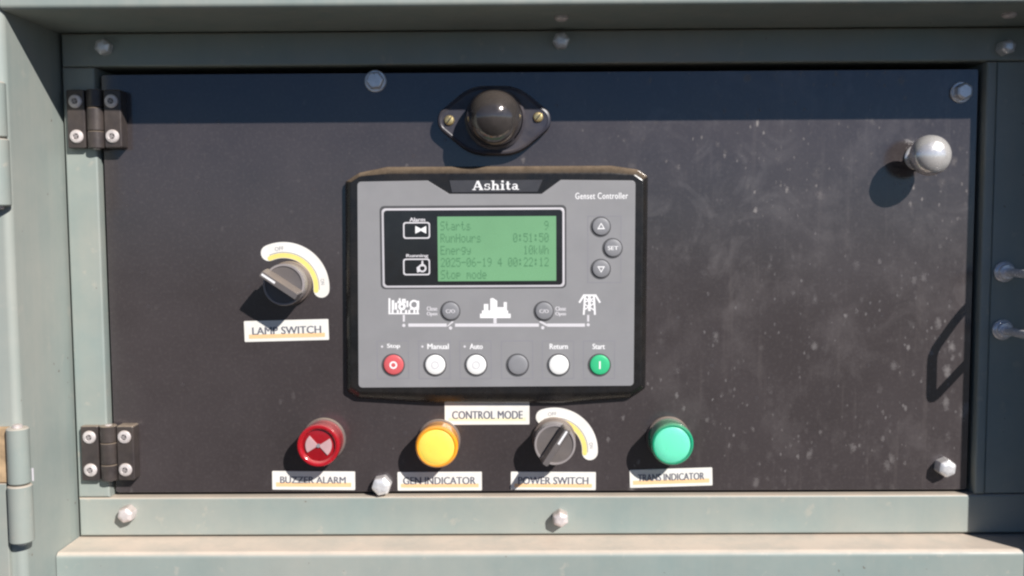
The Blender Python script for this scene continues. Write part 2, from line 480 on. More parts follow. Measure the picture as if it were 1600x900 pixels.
enc_part('cabinet_body', MB().box(XL - 0.30, XR + 0.30, -ZC, ZT + 0.25, -0.75, -0.062), M['green'])
bx = MB().box(XL + 0.001, XR - 0.001, ZB + 0.001, ZT - 0.001, -0.0605, -0.058)
enc_part('shade_backing', bx, M['inside'])  # sheet added to keep the gaps dark, its shade is in the colour
# screws in the underside of the header
def under_screw(px, py, label):
    d = 0.045
    x, y = at(px, py, d)
    t = thing('header_screw', x, ZT, d, label, 'screw', 'screws under the header')
    m = MB()
    n = 12; vs = []; fs = []
    for r, h in ((0.0045, 0.0), (0.0045, -0.0016), (0.003, -0.0028)):
        vs += [(r * math.cos(2 * math.pi * i / n), h, r * math.sin(2 * math.pi * i / n)) for i in range(n)]
    for s in range(2):
        for i in range(n): fs.append((s * n + i, s * n + (i + 1) % n, (s + 1) * n + (i + 1) % n, (s + 1) * n + i))
    fs.append(tuple(range(2 * n, 3 * n)))
    m.add(vs, fs).build('screw_head', M['dull_zinc'], t)
under_screw(877, 12, 'small dark screw under the top edge above the middle frame bolt')
under_screw(1577, 26, 'small dark screw under the top edge near the right corner')

# ------------------------------------------------------------------ outer door hinges on the left jamb
def door_hinge(px, y_top, y_mid, y_bot, label, strip):
    dd = DJ + 0.0035
    x, y = at(px, (y_top + y_bot) / 2, dd)
    t = thing('barrel_hinge', x, y, DJ, label, 'hinge', 'outer door hinges on the left jamb')
    yt, ym, yb = (at(px, q, dd)[1] - y for q in (y_top, y_mid, y_bot))
    r = 0.0066
    a = MB().vcyl(0, 0.0035, r, ym + 0.0004, yt, 28, 0.0008).build('knuckle', M['green'], t)
    b = MB().vcyl(0, 0.0035, r + 0.0006, yb, ym - 0.0004, 28, 0.0008).build('knuckle', M['green'], t)
    MB().vcyl(0, 0.0035, 0.003, yb - 0.002, yt + 0.002, 16, 0.0006).build('pin', M['dull_zinc'], t)
    MB().box(-0.035, -r - 0.0022, yb - 0.03, ym, 0.0005, 0.0035, 0.0005).build('leaf', M['green'], t)
    MB().box(-0.035, -0.0062, ym + 0.0006, yt, 0.0003, 0.003, 0.0005).build('leaf', M['green'] if not strip else M['rust'], t)
    if strip: MB().box(0.0062, 0.0073, ym + 0.001, ym + 0.009, 0.0002, 0.0009, 0.0002).build('weld', M['rim'], t)
door_hinge(31, 668, 756, 846, 'sage green barrel hinge low on the left jamb', True)
door_hinge(-6, 128, 216, 322, 'sage green barrel hinge high on the left jamb, cut by the picture edge', False)

# ------------------------------------------------------------------ frame round the panel
frame = thing('panel_frame', 0, ZB, 0, 'sage green sheet metal frame bolted around the black panel', 'frame')
PX0, PX1, PY0, PY1 = -0.300, 0.300, -0.1459, 0.1459      # the panel door
GAP = 0.0022
FX0, FX1 = PX0 - GAP, PX1 + GAP + 0.001
FY0, FY1 = PY0 - GAP, PY1 + 0.0045
OX0, OX1 = XL + 0.0022, XR - 0.001
OY0, OY1 = ZB + 0.0012, ZT - 0.0005
def fr(name, mb): mb.move(0, -ZB); return mb.build(name, M['green'], frame)
fr('bottom_rail', MB().box(OX0, OX1, OY0, FY0, -0.030, DF, 0.0016))
fr('top_rail', MB().box(OX0, OX1, FY1, OY1, -0.030, DF, 0.0016))
fr('left_rail', MB().box(OX0, FX0, FY0 + 0.0003, FY1 - 0.0003, -0.030, DF, 0.0014))
xb = at(1549, 450, DF)[0]
fr('right_rail', MB().box(FX1, xb, FY0 + 0.0003, FY1 - 0.0003, -0.030, DF, 0.0016))
fr('right_flange', MB().box(xb + 0.0003, OX1, FY0 + 0.0003, FY1 - 0.0003, -0.030, DF - 0.0015, 0.001))

# ------------------------------------------------------------------ the black door that carries the instruments
door = thing('instrument_door', 0, PY0, 0, 'black painted instrument door with dried splashes, carrying the gauges and switches', 'panel')
MB().slab(rrect(PX0, PX1, 0, PY1 - PY0, 0.002, 4), -0.0025, 0.0, 0.0005).build('door_sheet', M['panel'], door)

# ------------------------------------------------------------------ door hinges
def make_hinge(px0, px1, py0, py1, label):
    d = 0.009
    x, y = at((px0 + px1) / 2, (py0 + py1) / 2, d)
    t = thing('butt_hinge', x, y, 0, label, 'hinge', 'black hinges of the instrument door')
    w = mm(px1 - px0, d) / 2; h = mm(py1 - py0, d) / 2
    k = 0.0058                                     # half width of the knuckle
    gx = 0.0
    MB().slab(rrect(-w, gx - k - 0.0004, -h, h, 0.0010, 3), DF + 0.0002, 0.0102, 0.0007).build('leaf', M['hinge'], t)
    MB().slab(rrect(gx + k + 0.0004, w, -h, h, 0.0016, 4), 0.0002, 0.0098, 0.0012).build('leaf', M['hinge'], t)
    for a, b in ((-h, -h * 0.42), (-h * 0.40, h * 0.38), (h * 0.40, h)):
        MB().vcyl(gx, 0.0072, k, a, b, 22, 0.0004).build('knuckle', M['hinge'], t)
    MB().vcyl(gx, 0.0072, 0.0024, -h - 0.0006, h + 0.0006, 14, 0.0002).build('pin', M['dull_zinc'], t)
    for sx in (-1, 1):
        for sy in (-1, 1):
            cx = sx * (w + k) / 2; cy = sy * h * 0.60
            z = 0.0102 if sx < 0 else 0.0098
            s = MB().lathe([(0.0046, z - 0.0004), (0.0046, z + 0.0006), (0.0040, z + 0.0013), (0.0022, z + 0.0017), (0.0019, z + 0.0015)], cx, cy, 24, cap1=False)
            s = s.build('screw', M['dull_zinc'], t)
            c = MB(); a0 = 0.4 * sx + 0.7 * sy
            c.box(-0.0017, 0.0017, -0.0006, 0.0006, 0, 0.0002); c.box(-0.0006, 0.0006, -0.0017, 0.0017, 0, 0.00025)
            c.move(cx, cy, z + 0.00165, a0).build('cross_recess', M['knob_rim'], s)
    return t
make_hinge(106, 190, 141, 231, 'upper black hinge on the door edge, half in shadow')
make_hinge(127, 211, 664, 752, 'lower black hinge on the door edge, fully in sunlight')

# ------------------------------------------------------------------ bolts
def make_bolt(name, px, py, r_px, h, base, label, group, m=None, washer=True, spin=0.3, dome=False):
    m = m or M['zinc']
    x, y = at(px, py, base + h)
    r = mm(r_px, base + h)
    t = thing(name, x, y, base, label, 'bolt', group)
    if washer:
        MB().lathe([(r, 0.0001), (r, 0.0008), (r * 0.93, 0.0014), (r * 0.6, 0.0015)], n=28).build('washer', m, t)
    rh = r * (0.80 if washer else 0.96)
    o = []
    n = 6
    hexa = fillet([(rh * 1.06 * math.cos(spin + i * math.pi / 3), rh * 1.06 * math.sin(spin + i * math.pi / 3)) for i in range(6)], rh * 0.28, 4)
    z0 = 0.0014 if washer else 0.0
    top = [(hexa, z0), (hexa, h * 0.72), ([(x_ * 0.93, y_ * 0.93) for x_, y_ in hexa], h * 0.88), ([(x_ * 0.72, y_ * 0.72) for x_, y_ in hexa], h)]
    if dome: top.append(([(x_ * 0.36, y_ * 0.36) for x_, y_ in hexa], h * 1.06))
    head = MB().loft(top).build('bolt_head', m, t, 32)
    return t
pb = 'bolts of the instrument door'
make_bolt('door_bolt', 585, 125, 17, 0.0055, 0.0, 'silver bolt at the top edge of the black door, left of the dome lamp', pb, spin=0.1)
make_bolt('door_bolt', 1509, 142, 16.5, 0.0075, 0.0, 'silver bolt in the shaded top right corner of the black door', pb, spin=0.5)
make_bolt('door_bolt', 595, 761, 16, 0.0080, 0.0, 'silver bolt at the bottom edge between the red and amber lamp labels', pb, washer=False, spin=0.2, dome=True)
make_bolt('door_bolt', 1482, 733, 15, 0.0090, 0.0, 'silver bolt in the bottom right corner of the black door', pb, washer=False, spin=0.4, dome=True)
fb = 'bolts of the green frame'
make_bolt('frame_bolt', 158, 72, 13, 0.0065, DF, 'bright bolt on the top left corner of the frame above the upper hinge', fb, washer=False, dome=True)
make_bolt('frame_bolt', 877, 62, 13.5, 0.0065, DF, 'bolt in the middle of the shaded top frame rail', fb, washer=False, dome=True, spin=0.1)
make_bolt('frame_bolt', 1578, 72, 12.5, 0.0090, DF, 'bolt on the top right corner of the shaded frame', fb, washer=False, dome=True)
make_bolt('frame_bolt', 194, 806, 13.5, 0.0085, DF, 'dusty bolt on the bottom left corner of the frame below the lower hinge', fb, M['dull_zinc'], washer=False, dome=True)
make_bolt('frame_bolt', 876, 813, 13.5, 0.0085, DF, 'dusty bolt in the middle of the sunlit bottom frame rail', fb, M['dull_zinc'], washer=False, dome=True, spin=0.6)

# ------------------------------------------------------------------ pull knob
kx, ky = at(1458, 242, 0.026)
t = thing('pull_knob', kx, ky, 0, 'polished steel mushroom pull knob at the upper right of the black door', 'knob')
MB().lathe([(0.0085, 0.0001), (0.0085, 0.0012), (0.0078, 0.0020), (0.0062, 0.0024)], n=32).build('base_ring', M['satin'], t)
MB().lathe([(0.0064, 0.0020), (0.0058, 0.006), (0.0056, 0.010), (0.0066, 0.0150)], n=32).build('neck', M['satin'], t)
prof = [(r * 1.07, w) for r, w in [(0.0064, 0.0148), (0.0098, 0.0158), (0.0118, 0.0180), (0.0126, 0.0210), (0.0122, 0.0243), (0.0106, 0.0275), (0.0080, 0.0299), (0.0045, 0.0313), (0.0012, 0.0317)]]
MB().lathe(prof, n=48).build('knob_head', M['satin'], t, 60)

# ------------------------------------------------------------------ loop handle on the right flange
bu = at(1573, 425, DF + 0.003); bl = at(1570, 516, DF + 0.003)
t = thing('loop_handle', bu[0], (bu[1] + bl[1]) / 2, DF, 'polished steel loop handle standing out from the shaded right flange', 'handle')
hh = (bu[1] - bl[1]) / 2
w0 = -0.0012
def arc_pts(path, r, n=6):
    out = [Vector(path[0])]
    for i in range(1, len(path) - 1):
        a, b, c = Vector(path[i - 1]), Vector(path[i]), Vector(path[i + 1])
        u = (a - b).normalized(); v = (c - b).normalized()
        p0 = b + u * r; p1 = b + v * r
        for k in range(n + 1):
            s = k / n
            out.append(p0 * (1 - s) ** 2 + b * 2 * s * (1 - s) + p1 * s ** 2)
    out.append(Vector(path[-1])); return out
path = [(0, hh, w0), (0, hh, 0.034), (0, hh - 0.006, 0.056), (0, -hh, 0.056), (0, -hh, w0)]
MB().tube(arc_pts(path, 0.006), 0.0029, 18).build('grip_rod', M['chrome'], t)
for sy in (-1, 1):
    MB().lathe([(0.0070, w0), (0.0072, 0.0006), (0.0066, 0.0016), (0.0054, 0.0022), (0.0054, 0.0044), (0.0048, 0.0050), (0.0036, 0.0051)], 0, sy * hh, 28).build('collar', M['chrome'], t)

# ------------------------------------------------------------------ dome lamp above the controller
lx, ly = at(772, 187, 0.012)
t = thing('dome_lamp', lx, ly, 0, 'smoked glossy dome lamp on an oval black base above the controller', 'lamp')
def oval(a, b, re, n=14):
    """lozenge of two big arcs with round ends"""
    return fillet([(-a, -b * 0.20), (-a * 0.42, -b), (a * 0.42, -b), (a, -b * 0.20), (a, b * 0.20), (a * 0.42, b), (-a * 0.42, b), (-a, b * 0.20)],
                  [re * 0.75, re * 2.4, re * 2.4, re * 0.75, re * 0.75, re * 2.4, re * 2.4, re * 0.75], 8)
ao = oval(mm(88, .01), mm(53, .01), 0.012)
MB().loft([(ao, 0.0001), (ao, 0.0075), (inset(ao, 0.0007), 0.0088), (inset(ao, 0.002), 0.0092), (inset(ao, 0.003), 0.0086)]).build('oval_base', M['oval'], t)
MB().lathe([(0.0205, 0.008), (0.0205, 0.0105), (0.0190, 0.0120), (0.0186, 0.0145)], 0.0008, 0.0005, 44, cap1=False).build('dome_collar', M['oval'], t)
prof = [(0.0182, 0.0125), (0.0186, 0.0165)] + [(0.0186 * math.cos(R(a)), 0.0165 + 0.0195 * math.sin(R(a))) for a in range(10, 90, 10)] + [(0.0006, 0.03595)]
dx, dy = at(772, 182, 0.022)
MB().lathe(prof, dx - lx, dy - ly - 0.0004, 56).build('dome', M['smoked'], t, 60)
for px, py in ((702, 188), (841, 183)):
    sx, sy = at(px, py, 0.009); sx -= lx; sy -= ly
    s = MB().lathe([(0.0034, 0.0080), (0.0034, 0.0094), (0.0028, 0.0102), (0.0012, 0.0106)], sx, sy, 20).build('screw', M['brass'], t)
    MB().box(-0.0027, 0.0027, -0.0004, 0.0004, 0, 0.0002).move(sx, sy, 0.0105, 0.9).build('slot', M['black'], s)

# ------------------------------------------------------------------ genset controller
DB = 0.0085                                   # front of the bezel
DC = 0.0093                                   # front of the grey face
c0 = at(775, 440, 0)
ctl = thing('genset_controller', c0[0], c0[1], 0, 'grey and black generator set controller with green display and round keys', 'controller')
def cp(px, py, d=DC):
    a = at(px, py, d); return (a[0] - c0[0], a[1] - c0[1])
A = fillet([cp(542, 610, 0.002), cp(560, 621, 0.002), cp(680, 629, 0.002), cp(880, 629, 0.002), cp(985, 621, 0.002), cp(1008, 606, 0.002),
            cp(1012, 276, 0.002), cp(996, 265, 0.002), cp(955, 259, 0.002), cp(605, 261, 0.002), cp(562, 270, 0.002), cp(540, 284, 0.002)],
           [0.003, 0.004, 0.01, 0.01, 0.004, 0.003, 0.003, 0.004, 0.01, 0.01, 0.004, 0.003], 9)
B = fillet([cp(549, 603, DB), cp(562, 611, DB), cp(680, 613, DB), cp(880, 613, DB), cp(985, 611, DB), cp(1000, 602, DB),
            cp(1003, 284, DB), cp(990, 275, DB), cp(955, 273, DB), cp(605, 274, DB), cp(562, 277, DB), cp(549, 286, DB)],
           [0.002, 0.003, 0.005, 0.005, 0.003, 0.002, 0.002, 0.003, 0.005, 0.005, 0.003, 0.002], 9)
def blend(a, b, s): return [(p[0] * (1 - s) + q[0] * s, p[1] * (1 - s) + q[1] * s) for p, q in zip(a, b)]
MB().loft([(A, 0.0001), (A, 0.0034), (blend(A, B, .18), 0.0052), (blend(A, B, .45), 0.0067), (blend(A, B, .75), 0.0078), (B, DB)]).build('bezel', M['bezel'], ctl, 50)
face = fillet([cp(560, 606), cp(990, 603), cp(993, 282), cp(876, 281), cp(846, 303), cp(702, 303), cp(668, 282), cp(558, 284)],
              [0.0026, 0.0026, 0.0026, 0.0015, 0.001, 0.001, 0.0015, 0.0026], 4)
fp = MB().slab(face, DB - 0.0002, DC, 0.0003).build('face_plate', M['face'], ctl)
W1 = DC + 0.00006; W2 = DC + 0.00012
def on_face(name, mb, m, parent=None): return mb.build(name, m, parent or ctl, 0)
# badge
bd = MB().slab([cp(706, 301, DB), cp(840, 300, DB), cp(848, 281, DB), cp(702, 282, DB)], DB - 0.0002, DB + 0.0005, 0.0002).build('badge', M['badge'], ctl)
def slab_letters(word, px0, px1, py0, py1, d, w):
    """bold letters with slab serifs drawn in a unit height"""
    def bar(x0, y0, x1, y1, t):
        a = Vector((x0, y0)); b = Vector((x1, y1)); n = (b - a).normalized(); n = Vector((-n.y, n.x)) * t / 2
        return [tuple(a + n), tuple(a - n), tuple(b - n), tuple(b + n)]
    def arc(cx, cy, rx, ry, a0, a1, t, n=10):
        o = [(cx + (rx) * math.cos(R(a0 + (a1 - a0) * i / n)), cy + ry * math.sin(R(a0 + (a1 - a0) * i / n))) for i in range(n + 1)]
        i_ = [(cx + (rx - t) * math.cos(R(a0 + (a1 - a0) * i / n)), cy + (ry - t * .75) * math.sin(R(a0 + (a1 - a0) * i / n))) for i in range(n + 1)]
        return [[o[k], o[k + 1], i_[k + 1], i_[k]] for k in range(n)]
    rc = lambda x0, x1, y0, y1: [(x0, y0), (x1, y0), (x1, y1), (x0, y1)]
    G = {}
    G['A'] = (0.98, [bar(0.14, 0.05, 0.46, 0.97, .10), bar(0.82, 0.05, 0.48, 0.97, .22), rc(.28, .7, .28, .38), rc(0, .32, 0, .09), rc(.6, .98, 0, .09)])
    G['s'] = (0.56, arc(.28, .50, .25, .18, 40, 250, .12) + arc(.28, .20, .27, .20, -140, 80, .12) + [rc(.03, .11, .02, .22), rc(.43, .51, .46, .66)])
    G['h'] = (0.76, [rc(.1, .28, 0, 1.0), rc(0, .2, .92, 1.0), rc(0, .36, 0, .09), rc(.48, .66, 0, .46), rc(.42, .76, 0, .09)] + arc(.40, .42, .26, .24, 0, 150, .18))
    G['i'] = (0.40, [rc(.1, .28, 0, .66), rc(0, .2, .58, .66), rc(0, .38, 0, .09), rc(.09, .29, .80, 1.0)])
    G['t'] = (0.46, [rc(.1, .28, .12, .90), rc(0, .42, .58, .66)] + arc(.29, .17, .19, .17, 180, 340, .16))
    G['a'] = (0.66, [rc(.36, .53, .05, .46), rc(.46, .66, 0, .09)] + arc(.29, .45, .24, .21, 0, 160, .13) + arc(.26, .20, .24, .20, 0, 360, .14))
    m = MB(); x = 0.0; polys = []
    for ch in word:
        wd, sh = G[ch]
        for s in sh: polys.append([(p[0] + x, p[1]) for p in s])
        x += wd + 0.06
    x -= 0.06
    q0 = cp(px0, py1, d); q1 = cp(px1, py0, d)
    for i, s in enumerate(polys):
        o = [(q0[0] + p[0] / x * (q1[0] - q0[0]), q0[1] + p[1] * (q1[1] - q0[1])) for p in s]
        if signed_area(o) < 0: o.reverse()
        m.flat(o, w + 0.000004 * (i % 9))
    return m
slab_letters('Ashita', 738, 811, 282, 297, DB, DB + 0.00056).build('lettering', M['print'], bd, 0)
on_face('title_print', ptext('Genset Controller', 899, 981, 301, 311, DC, W1, c0, weight=0.022, spacing=1.12), M['print'], fp)
# display
def cr_(px0, px1, py0, py1, r=0, d=DC, n=4): return prect(px0, px1, py0, py1, d, r, c0, n)
win = MB()
o1, o2, o3, o4 = cr_(594, 885, 321, 451, 7), cr_(597, 882, 325, 449, 6), cr_(597.8, 881.2, 325.8, 448.2, 6), cr_(600.2, 878.8, 328.2, 445.8, 5)
win.ring(o1, o2, W1)
dsp = win.build('display_recess_shade', M['recess_shade'], ctl, 0)  # flat dark line, shade of the screen recess painted on the face
MB().loft([(o2, DC - 0.0001), (o2, DC + 0.0004), (o3, DC + 0.0006), (o4, DC + 0.0006), (o4, DC - 0.0001)], False, False).build('display_rim', M['rim'], ctl)
gl = MB().slab(o4, DC - 0.0004, DC + 0.0002).build('display_glass', M['glass'], ctl)
MB().slab(cr_(684, 869, 338, 439), DC, DC + 0.00026).build('green_screen', M['lcd'], gl)
FONT = {
 'S': '01111 10000 10000 01110 00001 00001 11110', 't': '01000 01000 11100 01000 01000 01001 00110', 'a': '00000 00000 01110 00001 01111 10001 01111',
 'r': '00000 00000 10110 11001 10000 10000 10000', 's': '00000 00000 01110 10000 01110 00001 11110', '9': '01110 10001 10001 01111 00001 00010 01100',
 'R': '11110 10001 10001 11110 10100 10010 10001', 'u': '00000 00000 10001 10001 10001 10011 01101', 'n': '00000 00000 10110 11001 10001 10001 10001',
 'H': '10001 10001 10001 11111 10001 10001 10001', 'o': '00000 00000 01110 10001 10001 10001 01110', '0': '01110 10001 10011 10101 11001 10001 01110',
 ':': '00000 01100 01100 00000 01100 01100 00000', '5': '11111 10000 11110 00001 00001 10001 01110', '1': '00100 01100 00100 00100 00100 00100 01110',
 'E': '11111 10000 10000 11110 10000 10000 11111', 'e': '00000 00000 01110 10001 11111 10000 01110', 'g': '00000 01111 10001 10001 01111 00001 01110',
 'y': '00000 00000 10001 10001 01111 00001 01110', 'k': '10000 10000 10010 10100 11000 10100 10010', 'W': '10001 10001 10001 10101 10101 10101 01010',
 'h': '10000 10000 10110 11001 10001 10001 10001', '2': '01110 10001 00001 00010 00100 01000 11111', '-': '00000 00000 00000 11111 00000 00000 00000',
 '6': '00110 01000 10000 11110 10001 10001 01110', '4': '00010 00110 01010 10010 11111 00010 00010', 'p': '00000 00000 11110 10001 11110 10000 10000',
 'm': '00000 00000 11010 10101 10101 10001 10001', 'd': '00001 00001 01101 10011 10001 10001 01111'}
rows = ['Starts              9', 'RunHours      0:51:50', 'Energy          10kWh', '2025-06-19 4 00:22:12', 'Stop mode']
x0, y0 = cp(688, 346); pitch = mm(8.1, DC); dot = pitch / 6; dh = mm(2.02, DC); step = mm(19.0, DC)
words = []
for r_, line in enumerate(rows):
    c_ = 0
    for wd in line.split(' '):
        if wd: words.append((r_, c_, wd))
        c_ += len(wd) + 1
for r_, c0_, wd in words:
    m = MB()
    for c_, ch in enumerate(wd, c0_):
        for j, bits in enumerate(FONT[ch].split()):
            i = 0
            while i < 5:
                if bits[i] == '1':
                    k = i
                    while k < 5 and bits[k] == '1': k += 1
                    xa = x0 + c_ * pitch + i * dot; xb_ = x0 + c_ * pitch + k * dot - dot * 0.08
                    ya = y0 - r_ * step - j * dh
                    m.flat([(xa, ya - dh * 0.94), (xb_, ya - dh * 0.94), (xb_, ya), (xa, ya)], DC + 0.0003)
                    i = k
                else: i += 1
    on_face('screen_text', m, M['lcd_dot'], gl)
WG = DC + 0.00026
for (ya, yb, word, wx0, wx1) in ((347, 373, 'Alarm', 640, 664), (404, 430, 'Running', 635, 669)):
    m = MB(); m.ring(cr_(630, 672, ya, yb, 4), cr_(632, 670, ya + 2, yb - 2, 3), WG)
    on_face('lamp_window', m, M['pale_print'], gl)
    on_face('lamp_name', ptext(word, wx0, wx1, ya - 7, ya - 0.8, DC, WG + 0.00004, c0, weight=0.05), M['pale_print'], gl)
m = MB(); m.flat([cp(649, 365), cp(657, 361), cp(657, 357), cp(649, 353)], WG); m.flat([cp(658.5, 357), cp(658.5, 361), cp(666, 365), cp(666, 353)], WG)
m.flat([cp(656, 360.5), cp(660, 360.5), cp(660, 357.5), cp(656, 357.5)], WG + 0.00002)
on_face('horn_mark', m, M['print'], gl)
m = MB(); u = circle(0, 0, 1, 16)
q = cp(660, 419); rr = mm(6.5, DC)
m.ring([(q[0] + a * rr, q[1] + b * rr) for a, b in u], [(q[0] + a * rr * .6, q[1] + b * rr * .6) for a, b in u], WG)
m.flat([cp(658, 416), cp(662, 416), cp(661, 407), cp(659, 407)], WG + 0.00003); m.flat([cp(652, 426), cp(657, 424), cp(655, 415), cp(651, 418)], WG + 0.00004)
on_face('engine_mark', m, M['pale_print'], gl)
# keys
def key(px, py, r_px, m, name='key', h=0.0012, recess_shade=True):
    x, y = cp(px, py); r = mm(r_px, DC)
    k = MB().lathe([(r, DC - 0.0002), (r * 0.97, DC + h * 0.6), (r * 0.88, DC + h), (r * 0.5, DC + h * 1.08), (r * 0.1, DC + h * 1.1)], x, y, 32).build(name, m, ctl, 50)
    if recess_shade:
        MB().ring(circle(x - mm(.6), y - mm(.4), r * 1.15), circle(x, y, r * 0.99), W2).build('key_gap_shade', M['recess_shade'], k, 0)  # flat ring: gap round the key plus painted shade at lower left
    return k
def outline_mark(px0, px1, py0, py1, parent):
    m = MB(); m.ring(cr_(px0, px1, py0, py1), cr_(px0 + 1.3, px1 - 1.3, py0 + 1.3, py1 - 1.3), W1)
    return on_face('engraved_outline', m, M['groove'], parent)
KX = (615, 680, 744, 809, 873, 937)
KM = ('red_key', 'white_key', 'white_key', 'key', 'white_key', 'green_key')
KT = ('Stop', 'Manual', 'Auto', None, 'Return', 'Start')
KW = ((605, 625), (668, 701), (734, 754), None, (859, 887), (926, 945))
HT = 0.0012 * 1.1
for i in range(6):
    k = key(KX[i], 570, 16, M[KM[i]])
    outline_mark(KX[i] - 26, KX[i] + 24, 532, 592, fp)
    if KT[i]:
        on_face('key_name', ptext(KT[i], KW[i][0], KW[i][1], 537, 545.5, DC, W1, c0, weight=0.04), M['print'], fp)
    if i < 3:
        x, y = cp(KW[i][0] - 8, 541.5); m = MB().flat(circle(x, y, mm(1.8), 10), W1); on_face('indicator_dot', m, M['pale_print'], fp)
    x, y = cp(KX[i], 570); w = DC + HT + 0.0001
    if i == 0:
        m = MB(); m.ring(circle(x, y, mm(6), 20), circle(x, y, mm(3.4), 20), w); on_face('stop_mark', m, M['print'], k)
    if i == 1:
        m = MB(); m.ring(circle(x, y, mm(6), 20), circle(x, y, mm(4.6), 20), w); on_face('hand_mark', m, M['rim'], k)
    if i == 2:
        m = MB(); m.ring(circle(x, y, mm(6), 20), circle(x, y, mm(4.8), 20), w); on_face('auto_mark', m, M['rim'], k)
    if i == 5:
        m = MB(); m.flat([(x - mm(1.2), y - mm(6)), (x + mm(1.2), y - mm(6)), (x + mm(1.2), y + mm(6)), (x - mm(1.2), y + mm(6))], w); on_face('start_mark', m, M['print'], k)
outline_mark(918, 971, 337, 442, fp)
for px, py, s in ((939, 354, 1), (957.5, 387.5, 0), (939, 420, -1)):
    k = key(px, py, 14, M['key'])
    x, y = cp(px, py); w = DC + HT + 0.0001; m = MB()
    if s:
        tri = [(x - mm(6), y - s * mm(4)), (x + mm(6), y - s * mm(4)), (x, y + s * mm(6))]
        m.ring(tri, [((p[0] - x) * .55 + x, (p[1] - y) * .55 + y) for p in tri], w)
        on_face('arrow_mark', m, M['print'], k)
    else:
        on_face('set_mark', text_shape('SET', (x - mm(8), x + mm(8), y - mm(3), y + mm(3)), w, weight=0.04), M['print'], k)
for px, tx in ((704, 667), (850, 868)):
    k = key(px, 486, 14, M['key'])
    x, y = cp(px, 486)
    on_face('key_mark', text_shape('C/O', (x - mm(7), x + mm(7), y - mm(2.8), y + mm(2.8)), DC + HT + 0.0001, weight=0.05), M['pale_print'], k)
    on_face('key_name', ptext('Close', tx, tx + 16, 479, 485.5, DC, W1, c0, weight=0.04), M['pale_print'], fp)
    on_face('key_name', ptext('Open', tx, tx + 16, 487.5, 494.5, DC, W1, c0, weight=0.04), M['pale_print'], fp)
# one line diagram and its pictures
m = MB()
def pr(px0, px1, py0, py1, w=W1): m.flat([cp(px0, py1), cp(px1, py1), cp(px1, py0), cp(px0, py0)], w)
pr(638, 698, 505.5, 510.5); pr(711, 842, 505.5, 510.5); pr(855, 914, 505.5, 510.5)
m.flat([cp(698, 510), cp(700, 510), cp(709, 503), cp(707, 501)], W2); m.flat([cp(842, 503), cp(845, 501), cp(856, 507), cp(854, 510)], W2)
for px in (631, 919): pr(px - 1.6, px + 1.6, 492, 502.5)
pr(771, 776, 497, 505.2)
for px, py in ((631, 508.5), (704, 512.5), (848, 512), (919, 507.5)): m.flat(circle(*cp(px, py), mm(2.6), 14), W2)
on_face('line_diagram', m, M['pale_print'], fp)
m = MB()                                       # engine and alternator
pr(607, 610, 466, 484); pr(612, 616, 469, 484); pr(617, 620.5, 473, 484); pr(621, 627, 470, 474); pr(623, 626, 466, 469.8); pr(628, 634, 467, 474); pr(635, 638, 470, 480); pr(640.5, 655, 481.5, 484); pr(651, 655, 470, 481.2)
for px in (607, 620, 633, 646): pr(px, px + 3, 484.2, 491); pr(px + 5, px + 8, 484.2, 491)
pr(610, 655, 489.2, 491, W2)
q = cp(647, 476); m.ring(circle(q[0], q[1], mm(7.5), 20), circle(q[0], q[1], mm(4.5), 20), W2)
q = cp(628, 479); m.ring(circle(q[0], q[1], mm(6), 16), circle(q[0], q[1], mm(2), 16), W2)
on_face('generator_picture', m, M['print'], fp)
m = MB()                                       # houses and towers
pr(750, 798, 490, 497); pr(753, 794, 485, 490); pr(756, 763, 475, 485)
m.flat([cp(766, 485), cp(777, 485), cp(777, 470), cp(770, 465.5), cp(766, 466.5)], W1)
pr(777.2, 787, 480, 485); pr(787, 792, 472, 485)
on_face('town_picture', m, M['print'], fp)
m = MB()                                       # mains pylon
def ln(ax, ay, bx_, by_, t, w):
    a = Vector(cp(ax, ay)); b = Vector(cp(bx_, by_)); n = (b - a).normalized(); n = Vector((-n.y, n.x)) * mm(t) / 2
    o = [tuple(a + n), tuple(a - n), tuple(b - n), tuple(b + n)]
    if signed_area(o) < 0: o.reverse()
    m.flat(o, w)
ln(911, 461.5, 932, 461.5, 3, W1); ln(912, 462, 905, 473, 3, W2); ln(931, 462, 937.5, 473, 3, W2); ln(914, 462, 912, 492, 3, W2 + .00002); ln(928, 462, 929.5, 492, 3, W2 + .00002)
ln(914, 472, 928, 466, 2, W2 + .00004); ln(914, 466, 928, 472, 2, W2 + .00006); ln(913, 484, 928, 474, 2, W2 + .00008); ln(913, 475, 929, 485, 2, W2 + .0001)
ln(921, 461, 921, 486, 4, W1 + .00003)
on_face('pylon_picture', m, M['print'], fp)

# ------------------------------------------------------------------ name stickers
def sticker(words, px0, px1, py0, py1, tilt, label, tx0, tx1, ty0, ty1, stripe, smat='orange_ink'):
    cx, cy = at((px0 + px1) / 2, (py0 + py1) / 2, 0.0004)
    t = thing('name_sticker', cx, cy, 0, label, 'sticker', 'white name stickers on the black door', R(tilt))
    hw, hh_ = mm(px1 - px0) / 2, mm(py1 - py0) / 2
    MB().slab(rrect(-hw, hw, -hh_, hh_, 0.0006, 3), 0.00005, 0.0004, 0.0001).build('plate', M['sticker'], t)
    X = lambda p: mm(p - (px0 + px1) / 2); Y = lambda p: -mm(p - (py0 + py1) / 2)
    MB().flat([(X(stripe[0]), Y(stripe[3])), (X(stripe[1]), Y(stripe[3])), (X(stripe[1]), Y(stripe[2])), (X(stripe[0]), Y(stripe[2]))], 0.00045).build('stripe', M[smat], t, 0)
    text_shape(words, (X(tx0), X(tx1), Y(ty1), Y(ty0)), 0.0005, weight=0.035).build('lettering', M['ink'], t, 0)
M['pale_yellow_ink'] = mat('pale_yellow_stripe_ink', (0.84, 0.76, 0.50), 0.5)
